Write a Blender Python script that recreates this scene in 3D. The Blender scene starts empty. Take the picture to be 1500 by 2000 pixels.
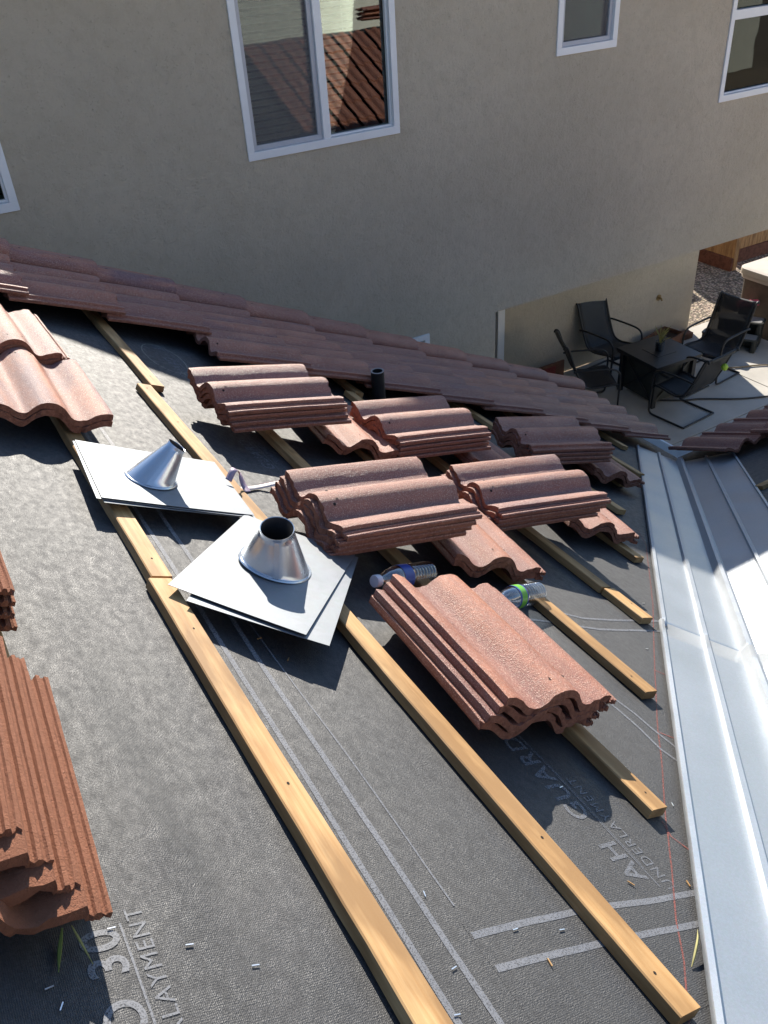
import bpy, bmesh, math, random
import numpy as np
from mathutils import Matrix, Vector, Euler, noise
R = math.radians
random.seed(7)
sc = bpy.context.scene
col = sc.collection

# ---------------------------------------------------------------- camera
# world: X along the stucco wall to the right, Y towards that wall, Z up
F, YAW, PITCH, ROLL = 1667.38, .498204666, .612688, .07125429
CAM = Vector((.38460369, 0, .76920738))
cy, sy, cp, sp, cr, sr = math.cos(YAW), math.sin(YAW), math.cos(PITCH), math.sin(PITCH), math.cos(ROLL), math.sin(ROLL)
fwd = Vector((sy * cp, cy * cp, -sp)); rt = Vector((cy, -sy, 0)); dn = fwd.cross(rt)
right = cr * rt + sr * dn; down = -sr * rt + cr * dn
cam = bpy.data.cameras.new('camera'); cam.sensor_fit = 'VERTICAL'; cam.sensor_height = 24
cam.lens = F / 2000 * 24; cam.clip_start = .02; cam.clip_end = 500
co = bpy.data.objects.new('camera', cam); col.objects.link(co)
m = Matrix.Identity(4)
for i, v in enumerate((right, -down, -fwd)):
    for j in range(3): m[j][i] = v[j]
m.translation = CAM
co.matrix_world = m
sc.camera = co

# ---------------------------------------------------------------- light
SUN = Vector((.404, 1.0, .55)).normalized()
ELEV, AZ = math.asin(SUN.z), math.atan2(SUN.x, SUN.y)
w = bpy.data.worlds.new('World'); sc.world = w; w.use_nodes = True
nt = w.node_tree; bg = nt.nodes['Background']
sky = nt.nodes.new('ShaderNodeTexSky'); sky.sky_type = 'NISHITA'; sky.sun_disc = False
sky.sun_elevation = ELEV; sky.sun_rotation = AZ; sky.air_density = 1.0; sky.dust_density = .25; sky.ozone_density = 3.0
nt.links.new(sky.outputs[0], bg.inputs[0]); bg.inputs[1].default_value = .105
sl = bpy.data.lights.new('sun', 'SUN'); sl.energy = 5.0; sl.angle = R(.53); sl.color = (1, .93, .82)
so = bpy.data.objects.new('sun', sl); col.objects.link(so)
so.rotation_euler = SUN.to_track_quat('Z', 'Y').to_euler(); so.location = SUN * 30
vs = sc.view_settings
vs.view_transform = 'Standard'; vs.look = 'None'; vs.exposure = 1.0; vs.gamma = 1; vs.use_curve_mapping = False
sc.cycles.max_bounces = 8; sc.cycles.transparent_max_bounces = 12; sc.cycles.caustics_reflective = False

# ---------------------------------------------------------------- materials
def newmat(name):
    mt = bpy.data.materials.new(name); mt.use_nodes = True
    t = mt.node_tree; return mt, t, t.nodes['Principled BSDF']
def N(t, kind, **kw):
    n = t.nodes.new('ShaderNode' + kind)
    for k, v in kw.items():
        if k in n.inputs.keys() if isinstance(k, str) else False: n.inputs[k].default_value = v
        else: setattr(n, k, v)
    return n
def L(t, a, b): t.links.new(a, b)
def coords(t, kind='Object', scale=(1, 1, 1)):
    tc = N(t, 'TexCoord'); mp = N(t, 'Mapping'); mp.inputs['Scale'].default_value = scale
    L(t, tc.outputs[kind], mp.inputs['Vector']); return mp.outputs[0]
def noise_n(t, vec, scale, detail=4, rough=.55, dist=0):
    n = N(t, 'TexNoise'); n.inputs['Scale'].default_value = scale; n.inputs['Detail'].default_value = detail
    n.inputs['Roughness'].default_value = rough; n.inputs['Distortion'].default_value = dist
    L(t, vec, n.inputs['Vector']); return n.outputs['Fac']
def ramp(t, fac, stops):
    r = N(t, 'ValToRGB'); e = r.color_ramp.elements
    while len(e) < len(stops): e.new(.5)
    for k, (p, c) in enumerate(stops):
        e[k].position = p; e[k].color = (c, c, c, 1) if isinstance(c, (int, float)) else (*c, 1)
    L(t, fac, r.inputs[0]); return r.outputs[0]
def mix(t, fac, a, b, mode='MIX'):
    n = N(t, 'Mix', data_type='RGBA', blend_type=mode)
    for s, v in ((n.inputs[0], fac), (n.inputs[6], a), (n.inputs[7], b)):
        if hasattr(v, 'is_linked') or hasattr(v, 'links'): L(t, v, s)
        elif isinstance(v, tuple): s.default_value = (*v, 1)
        else: s.default_value = v
    return n.outputs[2]
def math_n(t, op, a, b):
    n = N(t, 'Math', operation=op)
    for s, v in zip(n.inputs, (a, b)):
        if hasattr(v, 'links'): L(t, v, s)
        else: s.default_value = v
    return n.outputs[0]
def bump(t, bs, h, strength, dist, prev=None):
    b = N(t, 'Bump'); b.inputs['Strength'].default_value = strength; b.inputs['Distance'].default_value = dist
    L(t, h, b.inputs['Height'])
    if prev: L(t, prev, b.inputs['Normal'])
    L(t, b.outputs[0], bs.inputs['Normal']); return b.outputs[0]
def simple(name, c, rough=.5, metal=0, nscale=0, namt=.2, bscale=0, bdist=.001, spec=.5):
    mt, t, bs = newmat(name)
    bs.inputs['Base Color'].default_value = (*c, 1); bs.inputs['Roughness'].default_value = rough
    bs.inputs['Metallic'].default_value = metal; bs.inputs['Specular IOR Level'].default_value = spec
    v = coords(t)
    if nscale:
        f = noise_n(t, v, nscale)
        L(t, ramp(t, f, ((.3, tuple(x * (1 - namt) for x in c)), (.7, tuple(min(1, x * (1 + namt)) for x in c)))), bs.inputs['Base Color'])
    if bscale: bump(t, bs, noise_n(t, v, bscale), 1, bdist)
    return mt

def tile_mat(name, raw=False, scuff=False):
    mt, t, bs = newmat(name); v = coords(t)
    oi = N(t, 'ObjectInfo')
    add = N(t, 'VectorMath', operation='ADD'); L(t, v, add.inputs[0])
    sc_ = N(t, 'VectorMath', operation='SCALE'); sc_.inputs[0].default_value = (37, 11, 5); L(t, oi.outputs['Random'], sc_.inputs['Scale'])
    L(t, sc_.outputs[0], add.inputs[1]); v = add.outputs[0]
    fine = noise_n(t, v, 420, 3, .6); mid = noise_n(t, v, 95, 4, .6); big = noise_n(t, v, 9, 3)
    if raw:
        c = mix(t, ramp(t, mid, ((.35, 0), (.7, 1))), (.20, .075, .042), (.36, .15, .09))
        c = mix(t, ramp(t, fine, ((.62, 0), (.72, 1))), c, (.46, .26, .18))
        if scuff:
            c = mix(t, .65, c, (.235, .088, .04))
            c = mix(t, ramp(t, noise_n(t, coords_scaled(t, v, (5, 60, 60)), 1, 4, .6), ((.66, 0), (.74, .7))), c, (.62, .50, .42))
        L(t, c, bs.inputs['Base Color']); bs.inputs['Roughness'].default_value = .9
        b = bump(t, bs, noise_n(t, v, 260 if scuff else 130, 5, .7), 1, .003 if scuff else .006); bump(t, bs, fine, .8, .002, b)
    else:
        c = mix(t, ramp(t, big, ((.35, 0), (.65, 1))), (.40, .135, .068), (.54, .215, .122))
        # flashed plum streaks, differing from tile to tile
        st = noise_n(t, coords_scaled(t, v, (3, 16, 16)), 1.0, 3)
        amt = math_n(t, 'MULTIPLY', ramp(t, st, ((.42, 0), (.62, 1))), ramp(t, oi.outputs['Random'], ((.1, .1), (.9, 1.0))))
        c = mix(t, amt, c, (.175, .078, .088))
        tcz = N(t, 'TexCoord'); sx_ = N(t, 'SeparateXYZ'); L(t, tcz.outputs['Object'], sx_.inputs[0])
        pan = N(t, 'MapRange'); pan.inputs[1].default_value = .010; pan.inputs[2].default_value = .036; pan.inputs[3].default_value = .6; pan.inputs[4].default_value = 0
        L(t, sx_.outputs['Z'], pan.inputs[0])                                        # darker plum blended in towards the low pans
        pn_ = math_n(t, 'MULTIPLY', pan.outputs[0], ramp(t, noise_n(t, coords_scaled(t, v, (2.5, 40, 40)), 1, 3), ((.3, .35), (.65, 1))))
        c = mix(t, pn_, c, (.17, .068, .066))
        wn = N(t, 'TexWhiteNoise', noise_dimensions='1D'); L(t, oi.outputs['Random'], wn.inputs['W'])
        c = mix(t, math_n(t, 'MULTIPLY', wn.outputs['Value'], .6), c, (.22, .095, .08))
        c = mix(t, ramp(t, mid, ((.35, .28), (.6, 0))), c, (.13, .045, .03))
        # pale sand grains
        c = mix(t, ramp(t, fine, ((.54, 0), (.66, .68))), c, (.74, .53, .41))
        L(t, c, bs.inputs['Base Color'])
        L(t, ramp(t, mid, ((.3, .34), (.7, .55))), bs.inputs['Roughness'])
        bs.inputs['Specular IOR Level'].default_value = .5
        b = bump(t, bs, mid, .5, .0022); bump(t, bs, fine, 1, .0032, b)
    return mt
def coords_scaled(t, v, s):
    mp = N(t, 'Mapping'); mp.inputs['Scale'].default_value = s; L(t, v, mp.inputs['Vector']); return mp.outputs[0]
M = {}
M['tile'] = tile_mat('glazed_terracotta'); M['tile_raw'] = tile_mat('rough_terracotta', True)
M['tile_rough'] = tile_mat('rough_cast_tile', True, True)
M['hole'] = simple('nail_hole_dark', (.01, .006, .005), .9)

def felt_mat():
    mt, t, bs = newmat('woven_underlayment'); v = coords(t)
    # weave: threads along both axes, ~3 mm pitch
    wa = N(t, 'TexWave', wave_type='BANDS', bands_direction='X'); wa.inputs['Scale'].default_value = 135; wa.inputs['Distortion'].default_value = 3.5
    wa.inputs['Detail'].default_value = 2; wa.inputs['Detail Scale'].default_value = 3; L(t, v, wa.inputs['Vector'])
    wb = N(t, 'TexWave', wave_type='BANDS', bands_direction='Y'); wb.inputs['Scale'].default_value = 110; wb.inputs['Distortion'].default_value = 3; L(t, v, wb.inputs['Vector'])
    weave = math_n(t, 'MULTIPLY', wa.outputs['Fac'], math_n(t, 'ADD', math_n(t, 'MULTIPLY', wb.outputs['Fac'], .5), .5))
    fine = noise_n(t, v, 330, 3, .7); mid = noise_n(t, coords_scaled(t, v, (20, 12, 1)), 3.0, 6, .72); big = noise_n(t, v, 2.6, 4, .6)
    c = mix(t, weave, (.004, .0043, .005), (.022, .0225, .025))
    c = mix(t, ramp(t, fine, ((.42, 0), (.66, .7))), c, (.046, .046, .050))
    c = mix(t, ramp(t, mid, ((.46, .0), (.66, .5))), c, (.006, .006, .007))
    c = mix(t, ramp(t, big, ((.42, 0), (.70, .35))), c, (.032, .031, .030))
    dust = noise_n(t, v, 14, 5, .7, 1.5)
    c = mix(t, ramp(t, dust, ((.64, 0), (.78, .4))), c, (.16, .15, .135))
    L(t, c, bs.inputs['Base Color'])
    L(t, ramp(t, mid, ((.35, .50), (.65, .72))), bs.inputs['Roughness']); bs.inputs['Specular IOR Level'].default_value = .95
    b = bump(t, bs, weave, .6, .0009); b = bump(t, bs, fine, .8, .0013, b); bump(t, bs, noise_n(t, v, 26, 3), .05, .006, b)
    return mt
M['felt'] = felt_mat()
def print_mat(name, c, cover):
    mt, t, bs = newmat(name); v = coords(t)
    bs.inputs['Base Color'].default_value = (*c, 1); bs.inputs['Roughness'].default_value = .6
    tr = N(t, 'BsdfTransparent'); mx = N(t, 'MixShader')
    f = ramp(t, noise_n(t, v, 420, 2, .6), ((cover - .10, 1), (cover + .16, .25)))
    L(t, f, mx.inputs[0]); L(t, tr.outputs[0], mx.inputs[1]); L(t, bs.outputs[0], mx.inputs[2])
    L(t, mx.outputs[0], t.nodes['Material Output'].inputs[0]); return mt
M['ink'] = print_mat('printed_ink', (.17, .175, .19), .56); M['ink_faint'] = print_mat('printed_ink_worn', (.155, .16, .175), .52)
M['chalk'] = print_mat('red_chalk', (.30, .09, .07), .44)
M['crayon'] = print_mat('yellowish_crayon', (.3, .29, .24), .52)

def wood_mat(name, a, b_, knots=True, axis=1, fresh=True):
    mt, t, bs = newmat(name); v = coords(t)
    oi = N(t, 'ObjectInfo'); add = N(t, 'VectorMath', operation='ADD'); L(t, v, add.inputs[0])
    s_ = N(t, 'VectorMath', operation='SCALE'); s_.inputs[0].default_value = (3, 7, 5); L(t, oi.outputs['Random'], s_.inputs['Scale']); L(t, s_.outputs[0], add.inputs[1])
    scl = [60, 60, 60]; scl[axis] = 2.2
    g = noise_n(t, coords_scaled(t, add.outputs[0], scl), 1.6, 6, .62, .35)
    scl2 = [14, 14, 14]; scl2[axis] = 3
    h = noise_n(t, coords_scaled(t, add.outputs[0], scl2), 1, 4, .6)
    c = mix(t, ramp(t, g, ((.36, 0), (.64, 1))), a, b_)
    c = mix(t, ramp(t, h, ((.44, 0), (.62, .85))), c, tuple(x * .52 for x in a))
    if knots:
        k = N(t, 'TexVoronoi', feature='F1'); k.inputs['Scale'].default_value = 1
        sk = [10, 10, 10]; sk[axis] = 4.5; L(t, coords_scaled(t, add.outputs[0], sk), k.inputs['Vector'])
        c = mix(t, ramp(t, k.outputs['Distance'], ((.04, .95), (.13, 0))), c, (.16, .075, .03))
    c = mix(t, math_n(t, 'MULTIPLY', oi.outputs['Random'], .35), c, tuple(x * .8 for x in a))
    L(t, c, bs.inputs['Base Color']); bs.inputs['Roughness'].default_value = .68
    bump(t, bs, g, .5, .0012); return mt
M['batten'] = wood_mat('pine_batten', (.46, .245, .085), (.64, .41, .185))
M['cedar'] = wood_mat('fence_cedar', (.42, .21, .08), (.62, .37, .16), True, 2)
M['redwood'] = wood_mat('stained_kickboard', (.16, .055, .03), (.22, .08, .045), False, 1)

def galv_mat(name, base, rough, spangle, sm=.05):
    mt, t, bs = newmat(name); v = coords(t)
    vo = N(t, 'TexVoronoi', feature='F1'); vo.inputs['Scale'].default_value = spangle; L(t, v, vo.inputs['Vector'])
    f = noise_n(t, v, 700, 2, .6); big = noise_n(t, v, 5, 4, .6)
    c = mix(t, sm, (base * .84, base, base * 1.17), vo.outputs['Color'], 'SOFT_LIGHT')
    c = mix(t, ramp(t, f, ((.35, .22), (.65, 0))), c, (base * .55, base * .57, base * .6))
    hs = N(t, 'HueSaturation'); hs.inputs['Saturation'].default_value = .42; L(t, c, hs.inputs['Color'])
    L(t, hs.outputs[0], bs.inputs['Base Color'])
    L(t, ramp(t, big, ((.3, rough - .06), (.7, rough + .08))), bs.inputs['Roughness'])
    bs.inputs['Metallic'].default_value = .72
    b = bump(t, bs, big, .06, .01); bump(t, bs, f, .22, .0006, b); return mt
M['valley'] = galv_mat('galvanised_valley', .42, .46, 260, .10); M['flash'] = galv_mat('galvanised_flashing', .25, .55, 60)
M['cone'] = galv_mat('galvanised_cone', .66, .24, 15)

def stucco():
    mt, t, bs = newmat('tan_stucco'); v = coords(t)
    big = noise_n(t, v, .7, 4, .6); lace = noise_n(t, v, 11, 6, .68); fine = noise_n(t, v, 75, 5, .7); pit = noise_n(t, coords_scaled(t, v, (42, 42, 38)), 1, 6, .75)
    c = mix(t, ramp(t, big, ((.35, 0), (.65, 1))), (.50, .435, .335), (.58, .505, .395))
    c = mix(t, ramp(t, lace, ((.45, 0), (.66, .4))), c, (.44, .375, .28))
    c = mix(t, ramp(t, pit, ((.58, 0), (.70, .5))), c, (.25, .225, .175))
    c = mix(t, ramp(t, pit, ((.26, .4), (.38, 0))), c, (.60, .54, .43))
    L(t, c, bs.inputs['Base Color']); bs.inputs['Roughness'].default_value = .92
    b = bump(t, bs, lace, .8, .02); b = bump(t, bs, pit, 1, .014, b); bump(t, bs, fine, .8, .006, b); return mt
M['stucco'] = stucco()
M['vinyl'] = simple('white_vinyl', (.78, .79, .80), .4, 0, 3, .04)
M['sash'] = simple('grey_screen_frame', (.46, .47, .50), .45)
M['white_paint'] = simple('white_painted_metal', (.78, .78, .77), .35)
M['blind'] = simple('blind_slats', (.72, .70, .64), .6)
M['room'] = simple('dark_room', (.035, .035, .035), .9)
M['concrete'] = simple('patio_concrete', (.50, .47, .42), .85, 0, 2.2, .12, 60, .002)
M['dirt'] = simple('bare_ground', (.24, .19, .14), .95, 0, 6, .3, 40, .01)
M['pale_wall'] = simple('pale_stucco', (.62, .62, .55), .9, 0, 3, .08)
M['black_metal'] = simple('black_powder_coat', (.018, .018, .02), .45, 0, 20, .2)
M['black_plastic'] = simple('black_step_plastic', (.03, .033, .03), .5, 0, 10, .3)
M['grey_tread'] = simple('grey_step_tread', (.2, .2, .2), .6, 0, 90, .3)
M['pipe'] = simple('black_vent_pipe', (.016, .015, .015), .5, 0, 30, .4)
M['pipe_rim'] = simple('worn_pipe_rim', (.30, .26, .24), .6)
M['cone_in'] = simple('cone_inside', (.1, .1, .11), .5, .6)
M['cover'] = simple('tan_vinyl_cover', (.46, .40, .33), .6, 0, 3, .12)
M['cabinet'] = simple('brown_cabinet', (.075, .055, .04), .6, 0, 12, .2)
M['pink'] = simple('pink_foam', (.62, .10, .17), .6)
M['cap'] = simple('white_cap', (.75, .76, .8), .4)
M['blue'] = simple('blue_label', (.03, .07, .32), .35); M['green'] = simple('green_label', (.16, .48, .05), .35)
M['lime'] = simple('lime_rubber', (.35, .55, .05), .5)
M['soil'] = simple('dark_soil', (.04, .025, .015), .95)
M['leaf'] = simple('straw_leaf', (.30, .27, .09), .7, 0, 30, .3); M['green_leaf'] = simple('grass_leaf', (.14, .18, .04), .6)
M['rust'] = simple('brown_planter', (.16, .07, .04), .8, 0, 8, .3); M['red_panel'] = simple('red_card', (.2, .03, .025), .6)
M['strap'] = simple('white_strap', (.62, .58, .54), .5, 0, 18, .15)
M['strap_ink'] = simple('strap_ink', (.25, .12, .18), .6); M['mauve'] = simple('mauve_tape', (.33, .26, .34), .5)
M['steel'] = simple('bright_staple', (.8, .8, .8), .3, .8)
M['hose'] = simple('black_hose', (.02, .02, .022), .5); M['brass'] = simple('brass_bib', (.35, .25, .12), .4, .8)
M['tan_hose'] = simple('tan_hose', (.26, .2, .13), .6)
M['interior_light'] = simple('pale_object', (.6, .62, .58), .6)

def gravel_mat():
    mt, t, bs = newmat('pea_gravel'); v = coords(t)
    vo = N(t, 'TexVoronoi', feature='F1'); vo.inputs['Scale'].default_value = 26; L(t, v, vo.inputs['Vector'])
    hs = N(t, 'HueSaturation'); hs.inputs['Saturation'].default_value = .12; L(t, vo.outputs['Color'], hs.inputs['Color'])
    c = mix(t, .75, (.34, .27, .2), hs.outputs[0], 'OVERLAY')
    c = mix(t, ramp(t, vo.outputs['Distance'], ((.3, 0), (.6, .8))), c, (.06, .045, .03))
    L(t, c, bs.inputs['Base Color']); bs.inputs['Roughness'].default_value = .9
    n = N(t, 'Math', operation='SUBTRACT'); n.inputs[0].default_value = 1; L(t, vo.outputs['Distance'], n.inputs[1])
    bump(t, bs, n.outputs[0], 1, .02); return mt
M['gravel'] = gravel_mat()
def glass_mat(name, tint, refl):
    mt, t, bs = newmat(name)
    gl = N(t, 'BsdfGlossy'); gl.inputs['Roughness'].default_value = .012; gl.inputs['Color'].default_value = (.95, 1, .97, 1)
    tr = N(t, 'BsdfTransparent'); tr.inputs['Color'].default_value = (*tint, 1)
    fr = N(t, 'Fresnel'); fr.inputs['IOR'].default_value = refl
    mx = N(t, 'MixShader'); L(t, fr.outputs[0], mx.inputs[0]); L(t, tr.outputs[0], mx.inputs[1]); L(t, gl.outputs[0], mx.inputs[2])
    # faint waviness of float glass
    b = N(t, 'Bump'); b.inputs['Strength'].default_value = .02; b.inputs['Distance'].default_value = .02
    L(t, noise_n(t, coords(t), 3, 1), b.inputs['Height']); L(t, b.outputs[0], gl.inputs['Normal'])
    L(t, mx.outputs[0], t.nodes['Material Output'].inputs[0]); return mt
M['glass'] = glass_mat('coated_glass', (.86, .9, .86), 2.05); M['glass_dull'] = glass_mat('plain_glass', (.34, .42, .40), 1.42)
def screen_mat():
    mt, t, bs = newmat('insect_screen'); bs.inputs['Base Color'].default_value = (.14, .14, .15, 1)
    tr = N(t, 'BsdfTransparent'); mx = N(t, 'MixShader'); mx.inputs[0].default_value = .5
    L(t, tr.outputs[0], mx.inputs[1]); L(t, bs.outputs[0], mx.inputs[2]); L(t, mx.outputs[0], t.nodes['Material Output'].inputs[0]); return mt
M['screen'] = screen_mat()
def sling_mat():
    mt, t, bs = newmat('black_sling_mesh'); bs.inputs['Base Color'].default_value = (.016, .018, .022, 1); bs.inputs['Roughness'].default_value = .6
    tr = N(t, 'BsdfTransparent'); mx = N(t, 'MixShader'); mx.inputs[0].default_value = .84
    L(t, tr.outputs[0], mx.inputs[1]); L(t, bs.outputs[0], mx.inputs[2]); L(t, mx.outputs[0], t.nodes['Material Output'].inputs[0]); return mt
M['sling'] = sling_mat()
def pet_mat():
    mt, t, bs = newmat('clear_bottle_plastic')
    gl = N(t, 'BsdfGlossy'); gl.inputs['Roughness'].default_value = .08
    tr = N(t, 'BsdfTransparent'); tr.inputs['Color'].default_value = (.80, .84, .88, 1)
    lw = N(t, 'LayerWeight'); lw.inputs['Blend'].default_value = .35
    f = ramp(t, lw.outputs['Facing'], ((.0, .12), (.9, .75)))
    mx = N(t, 'MixShader'); L(t, f, mx.inputs[0]); L(t, tr.outputs[0], mx.inputs[1]); L(t, gl.outputs[0], mx.inputs[2])
    L(t, mx.outputs[0], t.nodes['Material Output'].inputs[0]); return mt
M['pet'] = pet_mat()

# ---------------------------------------------------------------- helpers
PROTO = [None]
class MB:
    """collects shapes into ONE mesh"""
    def __init__(s): s.v, s.f, s.m = [], [], []
    def add(s, vs, fs, mi=0, mat=None):
        o = len(s.v)
        s.v += [tuple((mat @ Vector(p)) if mat else p) for p in vs]
        s.f += [tuple(i + o for i in f) for f in fs]; s.m += [mi] * len(fs)
        return s
    def box(s, a, b, mi=0, mat=None):
        (x0, y0, z0), (x1, y1, z1) = a, b
        return s.add([(x0, y0, z0), (x1, y0, z0), (x1, y1, z0), (x0, y1, z0), (x0, y0, z1), (x1, y0, z1), (x1, y1, z1), (x0, y1, z1)],
                     [(0, 3, 2, 1), (4, 5, 6, 7), (0, 1, 5, 4), (1, 2, 6, 5), (2, 3, 7, 6), (3, 0, 4, 7)], mi, mat)
    def quad(s, pts, mi=0, mat=None): return s.add(pts, [tuple(range(len(pts)))], mi, mat)
    def prism(s, poly, dz, mi=0, mat=None):
        """poly of 3d points (ccw seen from +d) extruded by vector dz"""
        n = len(poly); d = Vector(dz)
        vs = [Vector(p) for p in poly] + [Vector(p) + d for p in poly]
        fs = [tuple(reversed(range(n))), tuple(range(n, 2 * n))] + [(i, (i + 1) % n, n + (i + 1) % n, n + i) for i in range(n)]
        return s.add([tuple(v) for v in vs], fs, mi, mat)
    def tube(s, path, r, seg=8, mi=0, closed=False, mat=None):
        P = [Vector(p) for p in path]; n = len(P); rings = []
        ref = Vector((0, 0, 1)); prev = None; vs = []
        for i in range(n):
            a = P[i - 1] if (i or closed) else P[i]; b = P[(i + 1) % n] if (i < n - 1 or closed) else P[i]
            d = (b - a).normalized()
            if prev is None:
                u = d.cross(ref) if abs(d.dot(ref)) < .95 else d.cross(Vector((1, 0, 0)))
            else: u = prev - d * prev.dot(d)
            u.normalize(); prev = u; v_ = d.cross(u)
            rr = r[i] if isinstance(r, (list, tuple)) else r
            vs += [tuple(P[i] + rr * (math.cos(2 * math.pi * k / seg) * u + math.sin(2 * math.pi * k / seg) * v_)) for k in range(seg)]
        fs = []
        for i in range(n if closed else n - 1):
            j = (i + 1) % n
            for k in range(seg):
                l = (k + 1) % seg; fs.append((i * seg + k, i * seg + l, j * seg + l, j * seg + k))
        if not closed: fs += [tuple(reversed(range(seg))), tuple(range((n - 1) * seg, n * seg))]
        return s.add(vs, fs, mi, mat)
    def lathe(s, prof, seg=32, mi=0, mat=None, off=None):
        """prof: (r, z[, dx, dy]) rings about local z"""
        vs, fs = [], []
        for p in prof:
            dx, dy = (p[2], p[3]) if len(p) > 2 else (0, 0)
            vs += [(dx + p[0] * math.cos(2 * math.pi * k / seg), dy + p[0] * math.sin(2 * math.pi * k / seg), p[1]) for k in range(seg)]
        for i in range(len(prof) - 1):
            for k in range(seg):
                l = (k + 1) % seg; fs.append((i * seg + k, i * seg + l, (i + 1) * seg + l, (i + 1) * seg + k))
        return s.add(vs, fs, mi, mat)
    def build(s, name, mats, parent=None, smooth=None, bevel=0, mw=None):
        me = bpy.data.meshes.new(name); me.from_pydata(s.v, [], s.f); me.update()
        mats = mats if isinstance(mats, (list, tuple)) else [mats]
        for x in mats: me.materials.append(M[x] if isinstance(x, str) else x)
        if len(mats) > 1: me.polygons.foreach_set('material_index', s.m)
        if bevel:
            bm = bmesh.new(); bm.from_mesh(me)
            bmesh.ops.bevel(bm, geom=[e for e in bm.edges if len(e.link_faces) == 2 and e.calc_face_angle(0) > .6], offset=bevel, segments=2, affect='EDGES', profile=.6)
            bm.to_mesh(me); bm.free()
        if smooth is not None:
            me.polygons.foreach_set('use_smooth', [True] * len(me.polygons)); me.set_sharp_from_angle(angle=R(smooth))
        o = bpy.data.objects.new(name, me); col.objects.link(o)
        if parent: o.parent = parent
        if mw is None and parent and parent is not PROTO[0]: mw = Matrix.Identity(4)      # parts are modelled in world coordinates
        if mw is not None: o.matrix_world = mw
        return o
def tag(o, label=None, cat=None, group=None, kind=None):
    if cat and not kind: kind = 'thing'
    if label: o['label'] = label
    if cat: o['category'] = cat
    if group: o['group'] = group
    if kind: o['kind'] = kind
    return o
def empty(name, mw, label, cat, group=None):
    o = bpy.data.objects.new(name, None); o.empty_display_size = .1; col.objects.link(o)
    o.matrix_world = mw; return tag(o, label, cat, group, 'thing')
def arc(c, r, a0, a1, n, plane='xz'):
    out = []
    for k in range(n + 1):
        a = R(a0 + (a1 - a0) * k / n); p = [0, 0, 0]; i, j = 'xyz'.index(plane[0]), 'xyz'.index(plane[1])
        p = list(c); p[i] += r * math.cos(a); p[j] += r * math.sin(a); out.append(tuple(p))
    return out
def smooth_path(pts, n=6):
    P = [Vector(p) for p in pts]; P = [P[0] * 2 - P[1]] + P + [P[-1] * 2 - P[-2]]; out = []
    for i in range(1, len(P) - 2):
        for k in range(n):
            t = k / n; a, b, c, d = P[i - 1], P[i], P[i + 1], P[i + 2]
            out.append(tuple(.5 * ((2 * b) + (c - a) * t + (2 * a - 5 * b + 4 * c - d) * t * t + (3 * b - a - 3 * c + d) * t ** 3)))
    out.append(tuple(P[-2])); return out

# ---------------------------------------------------------------- the roof's own frame
TH = math.atan(.5); CT, ST = math.cos(TH), math.sin(TH)
RA = Matrix(((CT, 0, ST, 0), (0, 1, 0, 0), (-ST, 0, CT, 0), (0, 0, 0, 1)))          # (u down the slope, Y along battens, h off the roof)
VC = 1.07; XE, YE, ZE = 3.98, 2.91, -1.99                                         # valley offset, inner eave corner
RB = Matrix(((1, 0, 0, 0), (0, CT, ST, YE), (0, -ST, CT, ZE), (0, 0, 0, 1)))         # second slope: x along eave, y down slope, z off
UE = XE / CT
GZ = -4.8                                                                            # patio level
def bumps(u, y):
    h = .0050 * noise.noise((u * 2.1, y * 1.3, 0)) + .0030 * noise.noise((u * 6, y * 4, 3)) + .0009 * noise.noise((u * 17, y * 11, 5))
    h += .010 * math.exp(-((u - (.45 + .03 * math.sin(y * 3))) / .035) ** 2) * (1 if y > .75 else max(0, (y - .55) / .2)) * (.6 + .4 * math.sin(y * 2.1))
    h -= .004 * math.exp(-((u - .53) / .04) ** 2)
    return h
def pose(u, y, h, yaw=0, pit=0, rol=0): return RA @ Matrix.Translation((u, y, h)) @ Euler((R(rol), R(pit), R(yaw)), 'XYZ').to_matrix().to_4x4()

# ---------------------------------------------------------------- this house: roof, eaves, walls
house = empty('tiled_house', Matrix.Translation((2, 1, GZ)), 'house under the camera with stripped roof, black underlayment and open valley', 'house')
def sheet(frame_fn, su, sv, nu, nv):
    b = MB(); vs = []; fs = []
    for i in range(nu + 1):
        for j in range(nv + 1): vs.append(frame_fn(su[0] + (su[1] - su[0]) * i / nu, sv[0] + (sv[1] - sv[0]) * j / nv))
    for i in range(nu):
        for j in range(nv):
            a = i * (nv + 1) + j; fs.append((a, a + nv + 1, a + nv + 2, a + 1))
    b.v, b.f, b.m = vs, fs, [0] * len(fs); return b
def uA(s, y):                                                                        # s 0..1 up to the valley or eave
    u1 = min(UE - .01, (y + VC) / CT); u = -1.6 + s * (u1 + 1.6); return (u, y, bumps(u, y))
felt = sheet(uA, (0, 1), (-2.2, 4.0), 230, 250).build('underlayment', 'felt', house, 180, mw=RA)
feltB = sheet(lambda x, q: (max(x, (q * CT + YE) + VC), q, .001), (VC - 1.0, 9.5), (-3.07, -.01), 120, 40).build('underlayment', 'felt', house, 180, mw=RB)
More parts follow.
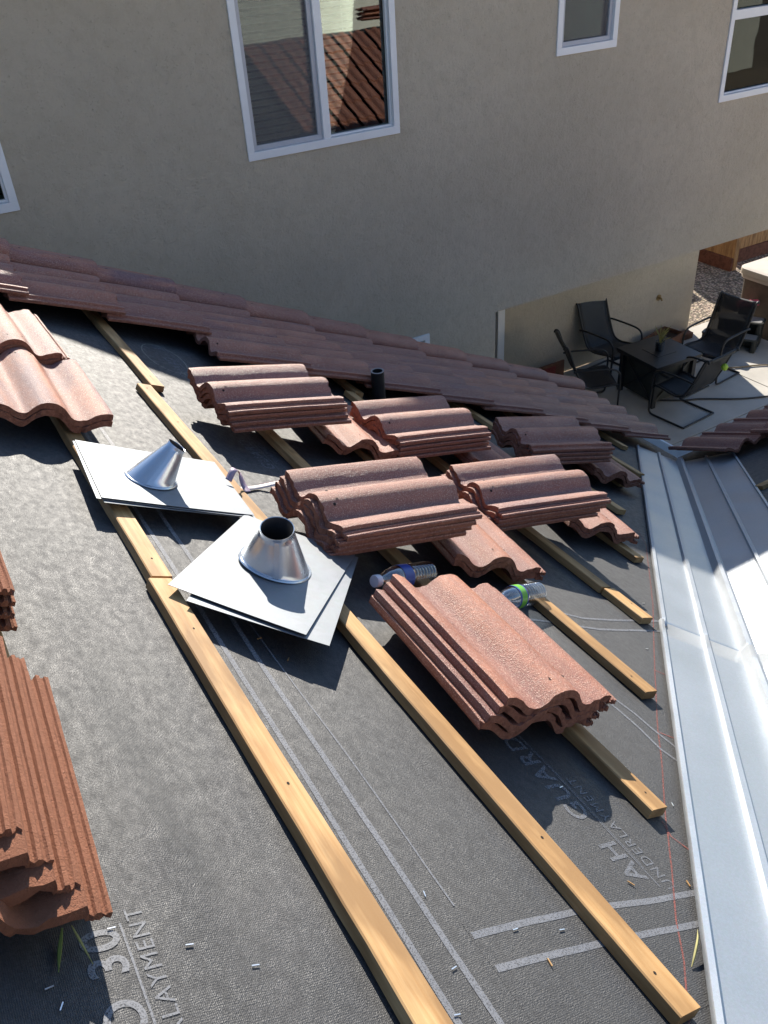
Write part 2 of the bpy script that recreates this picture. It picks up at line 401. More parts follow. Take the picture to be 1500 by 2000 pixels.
# printed strips, letters and chalk marks are ink on the underlayment
def strip(pts, wd, matn, name, h=.0009, seg=14):
    P = []
    for a, b_ in zip(pts[:-1], pts[1:]):
        n = max(2, int(math.hypot(b_[0] - a[0], b_[1] - a[1]) / .02))
        P += [(a[0] + (b_[0] - a[0]) * k / n, a[1] + (b_[1] - a[1]) * k / n) for k in range(n)]
    P.append(pts[-1]); b = MB(); vs = []; fs = []
    for i, p in enumerate(P):
        q0, q1 = P[max(0, i - 1)], P[min(len(P) - 1, i + 1)]
        d = Vector((q1[0] - q0[0], q1[1] - q0[1])).normalized(); nx, ny = -d.y * wd / 2, d.x * wd / 2
        for sg in (1, -1): x, y = p[0] + sg * nx, p[1] + sg * ny; vs.append((x, y, bumps(x, y) + h))
        if i: k = 2 * i; fs.append((k - 2, k - 1, k + 1, k))
    b.add(vs, fs); return b.build(name, matn, felt, mw=RA)
strip([(.804, 3.2), (.80, 1.2), (.793, .6), (.786, .25)], .0105, 'ink', 'printed_line')
strip([(.747, 3.2), (.744, 1.0), (.738, .6), (.732, .25)], .0105, 'ink', 'printed_line')
strip([(.833, 1.25), (.842, .77), (.839, .55)], .003, 'ink', 'printed_line')
strip([(.835, .501), (.94, .494), (1.06, .483), (1.18, .465), (1.33, .45)], .011, 'ink', 'printed_line')
strip([(.836, .448), (.95, .438), (1.059, .427), (1.18, .412), (1.30, .40)], .011, 'ink', 'printed_line')
strip([(1.66, 1.335), (1.845, 1.248), (2.0, 1.235), (2.19, 1.225)], .009, 'ink', 'printed_line')
strip([(1.60, 1.26), (1.857, 1.195), (2.0, 1.186), (2.13, 1.176)], .009, 'ink', 'printed_line')
strip([(1.618, .96), (1.621, .927), (1.631, .871), (1.632, .818), (1.641, .74)], .007, 'ink', 'printed_line')
strip([(1.585, .94), (1.592, .894), (1.593, .824), (1.586, .759), (1.602, .70)], .007, 'ink', 'printed_line')
strip([(2.55, 1.86), (2.66, 1.80), (2.75, 1.74)], .007, 'ink_faint', 'printed_line'); strip([(2.6, 1.92), (2.72, 1.86), (2.82, 1.80)], .007, 'ink_faint', 'printed_line')
strip([(2.80, 1.85), (2.694, 1.715), (2.247, 1.319), (1.877, 1.012), (1.639, .809), (1.534, .713), (1.401, .598), (1.296, .502), (1.204, .422), (1.148, .364), (1.03, .26)], .0030, 'chalk', 'chalk_line')
strip([(1.387, .597), (1.369, .561), (1.38, .528), (1.40, .50)], .0035, 'chalk', 'chalk_line')
strip([(1.877, 1.012), (1.91, .98), (1.95, .965)], .004, 'chalk', 'chalk_line'); strip([(1.639, .809), (1.66, .79), (1.70, .76)], .004, 'chalk', 'chalk_line')
strip([(1.265 + .075 * math.cos(a / 10 * math.pi), 3.02 + .16 * math.sin(a / 10 * math.pi)) for a in range(21)], .004, 'crayon', 'crayon_ring')
strip([(1.28, 2.89), (1.30, 2.80)], .004, 'crayon', 'crayon_ring')
def text(s, u, y, size, matn='ink_faint', sx=1.0, bold=.0):
    cu = bpy.data.curves.new('t', 'FONT'); cu.body = s; cu.size = size; cu.offset = bold; cu.space_character = 1.15
    ob = bpy.data.objects.new('t', cu); col.objects.link(ob)
    dg = bpy.context.evaluated_depsgraph_get(); me = bpy.data.meshes.new_from_object(ob.evaluated_get(dg)); bpy.data.objects.remove(ob)
    bm = bmesh.new(); bm.from_mesh(me)
    for v in bm.verts:
        uu, yy = u - v.co.y, y + v.co.x * sx; v.co = (uu, yy, bumps(uu, yy) + .0009)
    bm.to_mesh(me); bm.free(); me.materials.clear(); me.materials.append(M[matn])
    o = bpy.data.objects.new('printed_lettering', me); col.objects.link(o); o.parent = felt; o.matrix_world = RA; return o
# rows of print along the battens: big words above a rule, UNDERLAYMENT below it
text('O', .382, .505, .062, 'ink', .95, .001); text('30', .382, .580, .062, 'ink', .95, .001); strip([(.3885, .30), (.3885, .645)], .003, 'ink', 'printed_line'); text('UNDERLAYMENT', .418, .405, .030, 'ink', 1.0)
for y0, y1, big in ((.40, .94, 'AH GUARD'), (1.95, 2.45, 'GUARD 30'), (2.72, 3.22, 'GUARD 30')):
    dz = 0 if y0 < 1 else .055 + (.02 if y0 > 2.5 else 0)
    for wd_, oy in zip(big.split(), (.10, .235) if big[0] == 'A' else (.10, .40)): text(wd_, 1.228 + dz, y0 + oy, .058, 'ink_faint', 1.0, .001)
    strip([(1.2365 + dz, y0 + .08), (1.2365 + dz, y1)], .0022, 'ink_faint', 'printed_line'); strip([(1.240 + dz, y0 + .12), (1.240 + dz, y1)], .0015, 'ink_faint', 'printed_line')
    text('UNDERLAYMENT', 1.270 + dz, y0 + .07, .030, 'ink_faint', 1.0)
# second layer of felt lapped over along its end
lap = sheet(lambda u, y: (u, y, bumps(u, y) + .0004), (.832, 1.40), (.30, .525), 40, 14).build('underlayment_lap', 'felt', felt, 180, mw=RA)
# eaves, fascias, walls, drip edges
b = MB()
b.box((XE - .30, -3, GZ), (XE - .10, 2.8, ZE - .12)); b.box((XE - .1, YE - .3, GZ), (9.5, YE - .1, ZE - .12)); b.box((-4, 3.75, GZ), (XE - .3, 3.9, -1.9 + .0))
b.prism([(-4, 3.751, -1.9), (XE - .3, 3.751, -1.9), (XE - .3, 3.751, -XE / 2 + .02), (-4, 3.751, 1.9)], (0, .14, 0))
b.build('wall', 'stucco', house)
b = MB(); b.box((XE - .025, 2.7, ZE - .20), (XE, 4.0, ZE - .02)); b.box((XE, YE - .025, ZE - .20), (9.5, YE, ZE - .02)); b.build('fascia', 'white_paint', house)
GL = .118
for pts in ([(XE, 4.02), (XE, YE)], [(XE, YE), (9.5, YE)]):                          # open white eave gutters
    b = MB(); alongx = pts[0][1] == pts[1][1]
    prof = [(.001, -.035), (.001, -.13), (.085, -.13), (.112, -.095), (GL, -.045), (GL, -.030), (GL - .014, -.030), (GL - .014, -.034), (GL - .004, -.034), (GL - .006, -.046), (.108, -.092), (.083, -.126), (.004, -.126), (.004, -.035)]
    vs = []
    for k, (x, y) in enumerate(pts):
        for o_, z in prof:
            corner = abs(x - XE) < 1e-6 and abs(y - YE) < 1e-6
            vs.append((x + (o_ if not alongx or corner else 0), y + (o_ if alongx or corner else 0), ZE + z))
    n = len(prof); b.add(vs, [(q, (q + 1) % n, n + (q + 1) % n, n + q) for q in range(n)]); b.build('gutter', 'white_paint', house)
b = MB()                                                                             # far side of the second roof
b.quad([(1.2, .16, -.615), (9.5, .16, -.615), (9.5, -4, -2.7), (1.2, -4, -2.7)]); b.build('rear_slope', 'felt', house)

# ---------------------------------------------------------------- concrete roof tiles
TL, TW = .42, .31
PROF = [(0, .0195), (.0004, .0325), (.003, .0340), (.012, .0342), (.022, .0325), (.033, .0285), (.044, .0225), (.055, .0150), (.064, .0090), (.072, .0058), (.080, .0045), (.087, .0045), (.095, .006),
        (.103, .011), (.112, .020), (.121, .029), (.132, .0365), (.144, .041), (.157, .0425), (.169, .0415), (.181, .037), (.191, .029), (.200, .020), (.208, .011), (.215, .006), (.223, .005),
        (.232, .007), (.243, .012), (.255, .0175), (.268, .0215), (.280, .0235), (.2845, .0225), (.286, .010), (.290, .0085), (.292, .0135), (.296, .0135), (.298, .0085), (.301, .0085), (.303, .0125), (.308, .0125), (.310, .009)]
def tile_mesh(seed, rough=False):
    rnd = random.Random(seed); nl = 14; th = .0175; P = PROF if not rough else [p for p in PROF if p[0] < .282] + [(.283, .017), (.2855, .0085), (.290, .008), (.2925, .013), (.2975, .0125), (.300, .008), (.303, .008), (.305, .0115), (.310, .010)]; n = len(P)
    bot = []
    for v, z in P: bot.append((v, min(z, .042) - th if v < .2855 else .0005))
    bot[0] = (.0008, .0185); ring = P + bot[::-1]; k = len(ring); b = MB(); vs = []
    for i in range(nl + 1):
        x = TL * i / nl
        e = 1 if i in (0, nl) else 0
        for j, (v, z) in enumerate(ring):
            dx = (rnd.uniform(-.0022, .0022) if e else 0); dz = noise.noise((x * 9, v * 14, seed * 7.)) * .0009
            if e and j < n: dz -= rnd.uniform(0, .0016)
            if e and rnd.random() < .07: dx += (-1 if i else 1) * rnd.uniform(.003, .008); dz -= .002 if j < n else 0
            sag = .0035 * (1 - (2 * x / TL - 1) ** 2)
            vs.append((x + dx, TW / 2 - v + rnd.uniform(-.0004, .0004), z + dz + sag * .3))
    fs, ms = [], []
    for i in range(nl):
        for j in range(k):
            l = (j + 1) % k; a = i * k
            fs.append((a + j, a + k + j, a + k + l, a + l)); ms.append(0 if j < n - 1 else 1)
    for base, flip in ((0, False), (nl * k, True)):
        for j in range(n - 1):                                                       # end faces between top and bottom lines
            q = (base + j, base + j + 1, base + k - 2 - j, base + k - 1 - j)
            fs.append(q if not flip else q[::-1]); ms.append(1)
    b.v, b.f, b.m = vs, fs, ms
    for hx, hv, hz in ((.040, .138, .0382), (.046, .178, .0378), (.034, .190, .0292)):  # nail holes at the head
        r = .0042; b.add([(hx + r * math.cos(a * 1.047), TW / 2 - hv + r * .8 * math.sin(a * 1.047), hz + .0012 + (-.0028 * math.sin(a * 1.047) * -1 if hv > .18 else 0)) for a in range(6)], [tuple(range(6))], 2)
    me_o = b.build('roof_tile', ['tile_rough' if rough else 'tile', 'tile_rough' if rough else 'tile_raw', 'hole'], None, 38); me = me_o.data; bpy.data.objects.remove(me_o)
    return me
TILES = [tile_mesh(s) for s in range(5)]; ROUGH = [tile_mesh(8, True), tile_mesh(9, True)]
tn = [0]
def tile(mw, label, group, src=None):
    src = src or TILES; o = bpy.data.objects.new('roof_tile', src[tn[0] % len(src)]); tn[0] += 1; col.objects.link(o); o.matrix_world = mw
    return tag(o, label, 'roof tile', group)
ORD = {1: ['single'], 2: ['upper', 'lower'], 4: ['topmost', 'second from top', 'third from top', 'bottom'], 5: ['topmost', 'second from top', 'middle', 'second from bottom', 'bottom']}
TP = .0186
def stack(u, y, h, yaw, pit, n, what, group, step=None, jit=.006, seed=0, src=None):
    rnd = random.Random(seed + int(u * 1000)); o_ = ORD[n]
    for k in range(n):
        mw = pose(u, y, h, yaw, pit) @ Matrix.Translation((rnd.uniform(-jit, jit) * (k > 0), rnd.uniform(-jit, jit) * .8 * (k > 0), -TP * k))
        if step: mw = mw @ Matrix.Translation((step[0] * k, step[1] * k, 0))
        mw = mw @ Euler((0, 0, R(rnd.uniform(-.8, .8)) if k else 0)).to_matrix().to_4x4()
        tile(mw, f'{o_[k]} terracotta tile of {what}', group, src)
G1 = 'terracotta tiles stacked across the battens'
stack(1.145, 2.343, .100, 3.5, -10.8, 4, 'the sunlit stack just behind the far cone', G1, (.006, -.002))
stack(1.765, 2.300, .096, 4.2, -10.8, 4, 'the half shaded stack beside the black vent pipe', G1, (.003, -.001))
stack(2.565, 2.427, .100, -6.9, -11.6, 4, 'the shaded stack nearest the laid roof edge', G1, (-.003, -.001))
stack(1.128, 1.588, .100, 3.1, -10.4, 4, 'the big stack touching the near cone flashing', G1, (-.007, .006))
stack(1.818, 1.777, .101, -4.2, -13.8, 4, 'the stack right of the one touching the cone flashing', G1, (-.008, .006))
stack(1.273, .817, .094, 88, 0, 4, 'the front stack pointing at the camera', G1, (0, .011), .005)
G2 = 'tile pairs wedged under the stacks'
for u, y, yaw, d in ((1.654, 2.159, 84, 'pair under the sunlit stack behind the far cone'), (2.27, 2.13, 86, 'shaded pair under the stack beside the vent pipe'), (3.068, 2.221, 82, 'dusky pair nearest the far end of the valley metal'),
                     (1.626, 1.395, 82, 'pair behind the bottle with the green label'), (2.367, 1.674, 78, 'sunlit pair near the middle of the valley metal edge')):
    stack(u, y, .058, yaw, 0, 2, 'the ' + d, G2, None, .006)
G3 = 'tile stacks along the left edge'
stack(.628, 2.50, .062, -91, 0, 2, 'the glossy pair at left with its end over the batten', G3, None, .004)
stack(.614, 2.505, .083, 91, 0, 2, 'the glossy pair at left tucked under the laid roof edge', G3, None, .004)
stack(.118, .712, .105, 86.6, 0, 4, 'the big rough stack at the lower left corner', G3, (-.026, -.031), .004, 0, ROUGH)
stack(.205, 1.195, .10, 90, 0, 4, 'the rough stack cut off at the left edge', G3, (-.004, -.004), .004, 0, ROUGH)
# laid courses
NTH = ['first', 'second', 'third', 'fourth', 'fifth', 'sixth', 'seventh', 'eighth', 'ninth', 'tenth', 'eleventh', 'twelfth', 'thirteenth', 'fourteenth']
EX = .3557; ED = [3.49, 3.225, 2.965]
for k in range(-3, 11):
    ut = .805 + EX * k + (.03 if k == 10 else 0)
    for c in range(3 if k >= 3 else 2):
        r_ = random.Random(k * 7 + c)
        mw = pose(ut - TL + r_.uniform(-.004, .004), ED[c] + TW / 2, .047, r_.uniform(-.8, .8), -4.2 + r_.uniform(-.3, .3)) @ Matrix.Translation((0, 0, r_.uniform(0, .002)))
        tile(mw, f"{['rake side', 'middle', 'open side'][c]} laid tile in the {NTH[10 - k]} course up from the patio", 'tiles laid along the roof edge')
# rake caps
def rake_mesh():
    b = MB(); pr = []
    for a in range(0, 11):
        t = R(-8 + 112 * a / 10); pr.append((-.052 * math.cos(t) * 1.15, .048 * math.sin(t)))
    pr = [(-.055, -.012)] + pr + [(.045, .046), (.060, .040), (.064, .028), (.064, -.10)]
    n = len(pr); inn = [(y * .80 if abs(y) < .06 else y - .014, z - .013) for y, z in pr]; inn[0] = (-.042, -.012); inn[-1] = (.050, -.10)
    ring = pr + inn[::-1]; k = len(ring); vs = []; fs = []; ms = []
    rnd = random.Random(4)
    for i in range(9):
        for y, z in ring: vs.append((.44 * i / 8 + (rnd.uniform(-.002, .002) if i in (0, 8) else 0), -y * -1, z))
    for i in range(8):
        for j in range(k): l = (j + 1) % k; fs.append((i * k + j, i * k + l, (i + 1) * k + l, (i + 1) * k + j)); ms.append(0 if j < n - 1 else 1)
    for base, fl in ((0, 0), (8 * k, 1)):
        for j in range(n - 1): q = (base + j, base + k - 1 - j, base + k - 2 - j, base + j + 1); fs.append(q if not fl else q[::-1]); ms.append(1)
    b.v, b.f, b.m = vs, fs, ms
    for hx in (.13, .33): b.add([(hx + .005 * math.cos(a * 1.047), -.012 + .005 * math.sin(a * 1.047), .0485) for a in range(6)], [tuple(range(6))], 2)
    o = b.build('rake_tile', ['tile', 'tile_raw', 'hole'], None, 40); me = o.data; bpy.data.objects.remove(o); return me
RK = rake_mesh()
for k in range(-3, 11):
    o = bpy.data.objects.new('rake_tile', RK); col.objects.link(o)
    o.matrix_world = pose(.805 + EX * k - .44 + .015, 3.772, .082, random.uniform(-.6, .6), -2.8)
    tag(o, f'half round cap tile on the rake, {NTH[10 - k]} up from the patio', 'rake tile', 'cap tiles along the rake')
# tiles along the second roof's eave
for k in range(0, 7):
    x = 3.88 + .276 * k
    mw = RB @ Matrix.Translation((x + TW / 2, -.045 - TL + random.uniform(-.004, .004), .047)) @ Matrix.Rotation(R(90), 4, 'Z') @ Matrix.Rotation(R(-2.2), 4, 'Y')
    tile(mw, f'red tile on the right hand eave, {NTH[k]} out from the valley', 'tiles on the right hand eave')
for k in range(1, 7):
    x = 3.88 + .276 * k
    mw = RB @ Matrix.Translation((x + TW / 2, -.045 - TL - EX, .052)) @ Matrix.Rotation(R(90), 4, 'Z') @ Matrix.Rotation(R(-2.2), 4, 'Y')
    tile(mw, f'red tile in the upper row above the right hand eave, {NTH[k - 1]} from the left', 'tiles on the right hand eave')
# finished tile covering on the far part of that slope (seen in the window's reflection)
b = MB(); nx = 15
for r_ in range(8):
    for k in range(nx):
        x0 = 5.35 + .276 * k; y1 = -.045 - EX * r_; vs = []; fs = []
        if r_ < 2 and k < 3: continue
        for yy, hh in ((y1, .06), (y1 - TL, .04)):
            vs += [(x0 + v, yy, z + hh) for v, z in PROF[:28]]
        fs = [(j, 28 + j, 29 + j, j + 1) for j in range(27)]
        b.add(vs, fs, 0); b.add([(x0 + v, y1, z + .06) for v, z in PROF[:28]] + [(x0 + v, y1, z + .045) for v, z in PROF[:28]], [(j, j + 1, 29 + j, 28 + j) for j in range(27)], 1)
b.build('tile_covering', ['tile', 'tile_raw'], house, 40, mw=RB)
for k in range(3):
    mw = Matrix.Translation((7.3 + .02 * k, .12, -.50 + .055 * k)) @ Matrix.Rotation(R(12 - 9 * k), 4, 'Z')
    tile(mw, f'{["lowest", "middle", "uppermost"][k]} of the three ridge tiles mirrored in the big window', 'tiles mirrored in the window')

# ---------------------------------------------------------------- battens
def batten(u, y0, y1, label, w=.046, t=.021, yaw=0, name='batten'):
    b = MB(); n = max(3, int((y1 - y0) / .06)); rnd = random.Random(int(u * 997 + y0 * 31)); vs = []; fs = []
    for i in range(n + 1):
        y = y0 + (y1 - y0) * i / n - (y0 + y1) / 2; wob = .0012 * noise.noise((u * 9, y * 3, 0))
        bite = rnd.uniform(0, .0022)
        for x, z in ((-w / 2 - .001 + bite, 0), (w / 2, 0), (w / 2 - .001, t - .0012), (w / 2 - .002, t), (-w / 2 + .0022 + bite * .5, t), (-w / 2 + bite * .6, t - .0022)): vs.append((x + wob, y, z))
        if i:
            a = 6 * (i - 1)
            for j in range(6): l = (j + 1) % 6; fs.append((a + j, a + 6 + j, a + 6 + l, a + l))
    fs += [tuple(range(6)), tuple(range(6 * n, 6 * n + 6))[::-1]]
    b.add(vs, fs)
    y = y0 + rnd.uniform(.04, .09)
    while y < y1:
        xx = rnd.uniform(-.009, .009); yy = y - (y0 + y1) / 2; rr = rnd.uniform(.0020, .0030)
        b.add([(xx + rr * math.cos(q * 1.047), yy + rr * 1.2 * math.sin(q * 1.047), t + .0006) for q in range(6)], [tuple(range(6))], 1); y += rnd.uniform(.22, .75)
    o = b.build(name, ['batten', 'hole'], None, 30, mw=RA @ Matrix.Translation((u, (y0 + y1) / 2, .0035)) @ Matrix.Rotation(R(yaw), 4, 'Z'))
    return tag(o, label, 'batten', 'pine battens nailed across the roof')
batten(.335, .668, 1.9, 'pale batten under the stacks at the left edge')
batten(.69, 1.388, 3.2, 'batten under the glossy left tiles and the far cone plate')
batten(.683, -.4, 1.380, 'rough batten running from the near plate to the bottom edge', .05)
batten(1.093, 2.602, 3.6, 'batten coming out from under the laid tiles on the left', .046)
batten(1.048, .294, 2.594, 'long batten running past both cones to the lower right', .048, yaw=.35)
batten(1.375, .605, 2.6, 'batten sticking out from under the front stack')
batten(1.725, .912, 2.7, 'batten ending beside the valley behind the front stack')
batten(2.07, 1.375, 2.95, 'weathered batten meeting a short darker offcut'); batten(2.076, 1.212, 1.368, 'short rough offcut ending a batten by the valley', .05)
batten(2.47, 1.572, 2.95, 'batten end under the sunlit pair by the valley'); batten(2.83, 1.968, 3.2, 'batten end beside the stack in the middle of the valley edge')
batten(3.19, 2.28, 3.3, 'batten end under the dusky pair of tiles'); batten(3.52, 2.44, 3.3, 'batten end above the dusky pair near the eave')
batten(3.88, 2.86, 3.4, 'grey batten end poking out below the laid tiles near the patio'); batten(2.13, 2.957, 3.4, 'batten stub behind the black vent pipe'); batten(2.79, 2.957, 3.4, 'batten stub left of the shaded far stack')
for k, (x0, q) in enumerate(((3.72, -.80), (3.36, -1.0))):
    b = MB(); b.box((0, -.022, .002), (3.0 - k * .2, .022, .021)); o = b.build('batten', 'batten', None, None, .0012, RB @ Matrix.Translation((x0 + .12, q, 0)))
    tag(o, ['batten at the right edge below the red eave tiles', 'batten on the second slope, upper of the two there'][k], 'batten', 'battens on the second slope')

# ---------------------------------------------------------------- valley metal
VD = Vector((1, 1, -.5)).normalized(); A1 = Vector((-1, 1, .0))
def valley(s0, s1, lift, wA, wB, name, label):
    """W-shaped sheet along the valley; s is plan distance x; cross profile in plan offsets"""
    d = (Vector((CT, 0, -ST)), Vector((0, CT, -ST)))                                  # down-slope of A and B
    nA, nB = Vector((ST, 0, CT)), Vector((0, ST, CT))
    prof = [(-wA, .004), (-wA + .002, .012), (-wA + .010, .014), (-wA + .012, .004), (-wA * .5 - .010, .003), (-wA * .5 - .006, .014), (-wA * .5 + .004, .016), (-wA * .5 + .008, .003),
            (-.024, .004), (-.006, .034), (.0, .036), (.006, .034), (.024, .004), (wB * .5 - .008, .003), (wB * .5 - .004, .016), (wB * .5 + .006, .014), (wB * .5 + .010, .003),
            (wB - .012, .004), (wB - .010, .014), (wB - .002, .012), (wB, .004)]
    n = 40; vs = []; fs = []; k = len(prof)
    for i in range(n + 1):
        x = s0 + (s1 - s0) * i / n; base = Vector((x, x - VC, -x / 2))
        for o_, h in prof:
            # offset o_ measured level (horizontally) away from the valley line, up each slope
            if o_ < 0: p = base + Vector((o_ / math.sqrt(2) * 1, -o_ / math.sqrt(2) * 1, -o_ / math.sqrt(2) / 2 * 1)) ; p = Vector((p.x, p.y, -p.x / 2)); nn = nA
            else:
                p = base + Vector((o_ / math.sqrt(2), -o_ / math.sqrt(2), 0)); p.z = -(p.y + VC) / 2; nn = nB
            if abs(o_) < .03: nn = Vector((ST / 1.4142, ST / 1.4142, CT)).normalized(); 
            vs.append(tuple(p + nn * (h + lift + .0035 + .0012 * noise.noise((x * 3, o_ * 20, lift * 99)))))
        if i:
            a = k * (i - 1)
            for j in range(k - 1): fs.append((a + j, a + k + j, a + k + j + 1, a + j + 1))
    b = MB(); b.add(vs, fs); o = b.build(name, 'valley', None, 20)
    so_ = o.modifiers.new('thick', 'SOLIDIFY'); so_.thickness = .0012; so_.offset = -1
    return tag(o, label, 'valley flashing', 'valley metal sheets')
valley(2.075, 3.86, 0, .255, .275, 'valley_flashing', 'far length of galvanised valley metal running down to the patio eave')
valley(-.6, 2.10, .004, .262, .285, 'valley_flashing', 'near length of galvanised valley metal lapped over the far one')

# ---------------------------------------------------------------- cone flashings
def cone_flashing(pl, yaw, pit, w, l, base, axis, H, rb, rt_, under, label):
    root = empty('cone_flashing', pose(*pl, yaw), label, 'flashing', 'pipe flashings lying on the battens')
    rm = root.matrix_world
    def plate(name, dy, dz, ya):
        b = sheet(lambda x, y: (x, y, .004 * (x / w) ** 2 - .003 * (x / w) * (y / l)), (-w / 2, w / 2), (-l / 2, l / 2), 12, 12)
        o = b.build(name, 'flash', root, None, mw=rm @ Matrix.Translation((dy[0], dy[1], dz)) @ Matrix.Rotation(R(ya), 4, 'Z') @ Matrix.Rotation(R(pit), 4, 'Y'))
        s = o.modifiers.new('t', 'SOLIDIFY'); s.thickness = .0011; return o
    plate('base_plate', (0, 0), 0, 0)
    ax = Vector(axis).normalized(); z = ax; B = Vector(base); b = MB(); seg = 56
    # base ring lies on the plate, the rim ring is square to the axis
    t1 = z.cross(Vector((0, 1, 0))).normalized(); t2 = z.cross(t1); top = B + z * H; vs = []; rings = []
    def ring_plate(r, h): return [tuple(B + Vector((r * math.cos(a), r * math.sin(a), h))) for a in [2 * math.pi * k / seg for k in range(seg)]]
    def ring_rim(r, c):
        out = []
        for k in range(seg):
            a = 2 * math.pi * k / seg; d = Vector((math.cos(a), math.sin(a), 0)); d = (d - z * d.dot(z)).normalized(); out.append(tuple(c + d * r))
        return out
    rs = [ring_plate(rb + .007, .0015), ring_plate(rb + .005, .004), ring_plate(rb + .001, .004)]
    p0 = ring_plate(rb, .005); p1 = ring_rim(rt_, top)
    for k in range(9): rs.append([tuple(Vector(a).lerp(Vector(c), k / 8)) for a, c in zip(p0, p1)])
    rs += [ring_rim(rt_ * 1.015, top + z * .004), ring_rim(rt_ * 1.0, top + z * .009), ring_rim(rt_ * .96, top + z * .008)]
    no = len(rs)
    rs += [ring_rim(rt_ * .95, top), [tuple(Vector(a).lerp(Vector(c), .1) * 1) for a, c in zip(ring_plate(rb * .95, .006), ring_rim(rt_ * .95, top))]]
    fs = []; ms = []
    for i in range(len(rs) - 1):
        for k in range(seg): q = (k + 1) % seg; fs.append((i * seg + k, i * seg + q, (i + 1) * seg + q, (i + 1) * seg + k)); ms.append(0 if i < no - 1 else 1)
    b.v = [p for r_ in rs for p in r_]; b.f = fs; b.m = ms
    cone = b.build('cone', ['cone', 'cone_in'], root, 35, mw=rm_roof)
    b = MB()                                                                         # lapped seam
    k = 0; best = min(range(seg), key=lambda q: (p0[q][0] - .3) * .55 + p0[q][1]); 
    d0 = (Vector(p0[best]) - B); off = Vector((d0.x, d0.y, 0)).normalized() * .0012
    side = Vector((-off.y, off.x, 0)).normalized() * .006
    b.prism([tuple(Vector(p0[best]) - side), tuple(Vector(p0[best]) + side), tuple(Vector(p1[best]) + side * .8), tuple(Vector(p1[best]) - side * .8)], tuple(off))
    b.build('seam', 'cone', cone, mw=rm_roof)
    for dy, dz, ya in under: plate('spare_plate', dy, dz, ya)
    return root
rm_roof = RA
def axv(lean, az): l, a = R(lean), R(az); return (math.sin(l) * math.cos(a), math.sin(l) * math.sin(a), math.cos(l))
cone_flashing((.936, 1.395, .046), -43.7, -2.3, .285, .45, (.949, 1.407, .049), axv(24, 210), .10, .076, .036, [((.03, -.012), -.0035, 5)], 'near pipe flashing with a wide open cone on its square metal plate')
cone_flashing((.836, 1.817, .046), -3.5, 1.2, .37, .31, (.798, 1.804, .048), axv(23, 350), .094, .057, .024, [((-.008, -.004), -.003, -1), ((.002, -.008), -.006, 1)], 'far pipe flashing with a narrow leaning cone on its metal plate')

# vent pipe standing out of the roof
pr = empty('vent_pipe', Matrix.Translation((2.244 * CT, 2.952, -2.244 * ST)), 'short black vent pipe standing upright among the stacks', 'vent pipe')
b = MB(); b.lathe([(.029, -.05), (.029, .150)], 28); b.lathe([(.022, .150), (.022, .02), (.0, .02)], 28); b.build('pipe_body', 'pipe', pr, 40, mw=pr.matrix_world)
b = MB(); b.lathe([(.0292, .1495), (.0288, .1515), (.0225, .1515), (.022, .149)], 28); b.build('pipe_rim', 'pipe_rim', pr, 40, mw=pr.matrix_world)

# strap
def ribbon(pts, w, name, matn, lift=.0006):
    P = smooth_path(pts, 8); b = MB(); vs = []; fs = []
    for i, p in enumerate(P):
        q0, q1 = Vector(P[max(0, i - 1)]), Vector(P[min(len(P) - 1, i + 1)]); d = (q1 - q0).normalized(); s = Vector((-d.y, d.x, .15)).normalized() * w / 2
        vs += [tuple(Vector(p) + s), tuple(Vector(p) - s)]
        if i: k = 2 * i; fs.append((k - 2, k - 1, k + 1, k))
    b.add(vs, fs); o = b.build(name, matn, None, 60, mw=RA); s = o.modifiers.new('t', 'SOLIDIFY'); s.thickness = lift; return o
st = ribbon([(1.078, 1.872, .010), (1.11, 1.885, .008), (1.151, 1.902, .007), (1.203, 1.914, .016), (1.262, 1.952, .012), (1.32, 1.96, .03)], .016, 'packing_strap', 'strap')
tag(st, 'white printed packing strap lying between the batten and a tile stack', 'strap')
b = MB()
for k in range(7): b.box((1.155 + .011 * k, 1.905 + .0035 * k, .0165 + .0010 * k), (1.162 + .011 * k, 1.9065 + .0035 * k, .0172 + .0010 * k))
b.build('strap_print', 'strap_ink', st, mw=RA)
st2 = ribbon([(1.012, 1.825, .052), (1.030, 1.845, .075), (1.055, 1.862, .062), (1.070, 1.845, .035), (1.075, 1.82, .027)], .018, 'tape_curl', 'mauve')
tag(st2, 'curled mauve and white tape scrap on the long batten', 'tape')

# staples, splinters, grass
b = MB(); b.box((-.0048, -.0007, 0), (.0048, .0007, .0010)); s0 = b.build('staple', 'steel'); sm = s0.data; bpy.data.objects.remove(s0)
for k, (u, y) in enumerate([(.377, .64), (.456, .594), (.296, .587), (.303, .563), (.806, .58), (.776, .468), (.739, .413), (.906, .489), (.982, .467), (1.455, .624), (.525, .55), (1.22, .71), (1.75, 1.05), (2.2, 1.32), (1.95, 1.1)]):
    o = bpy.data.objects.new('staple', sm); col.objects.link(o); o.matrix_world = pose(u, y, bumps(u, y) + .002, random.choice((0, 10, 60, 75, -8)))
    tag(o, 'small bright staple driven into the black underlayment', 'staple', 'staples in the underlayment')
for k, (u, y, ya) in enumerate([(.83, 1.20, 20), (.86, 1.13, 50), (1.08, .40, 30), (.92, .43, 80), (.70, .57, 10), (1.18, .50, 120), (1.30, .47, 70)]):
    b = MB(); b.box((-.006, -.0009, 0), (.006, .0009, .0016)); o = b.build('wood_splinter', 'batten', None, None, 0, pose(u, y, bumps(u, y) + .002, ya))
    tag(o, 'tiny pale wood splinter on the black underlayment', 'splinter', 'splinters on the underlayment')
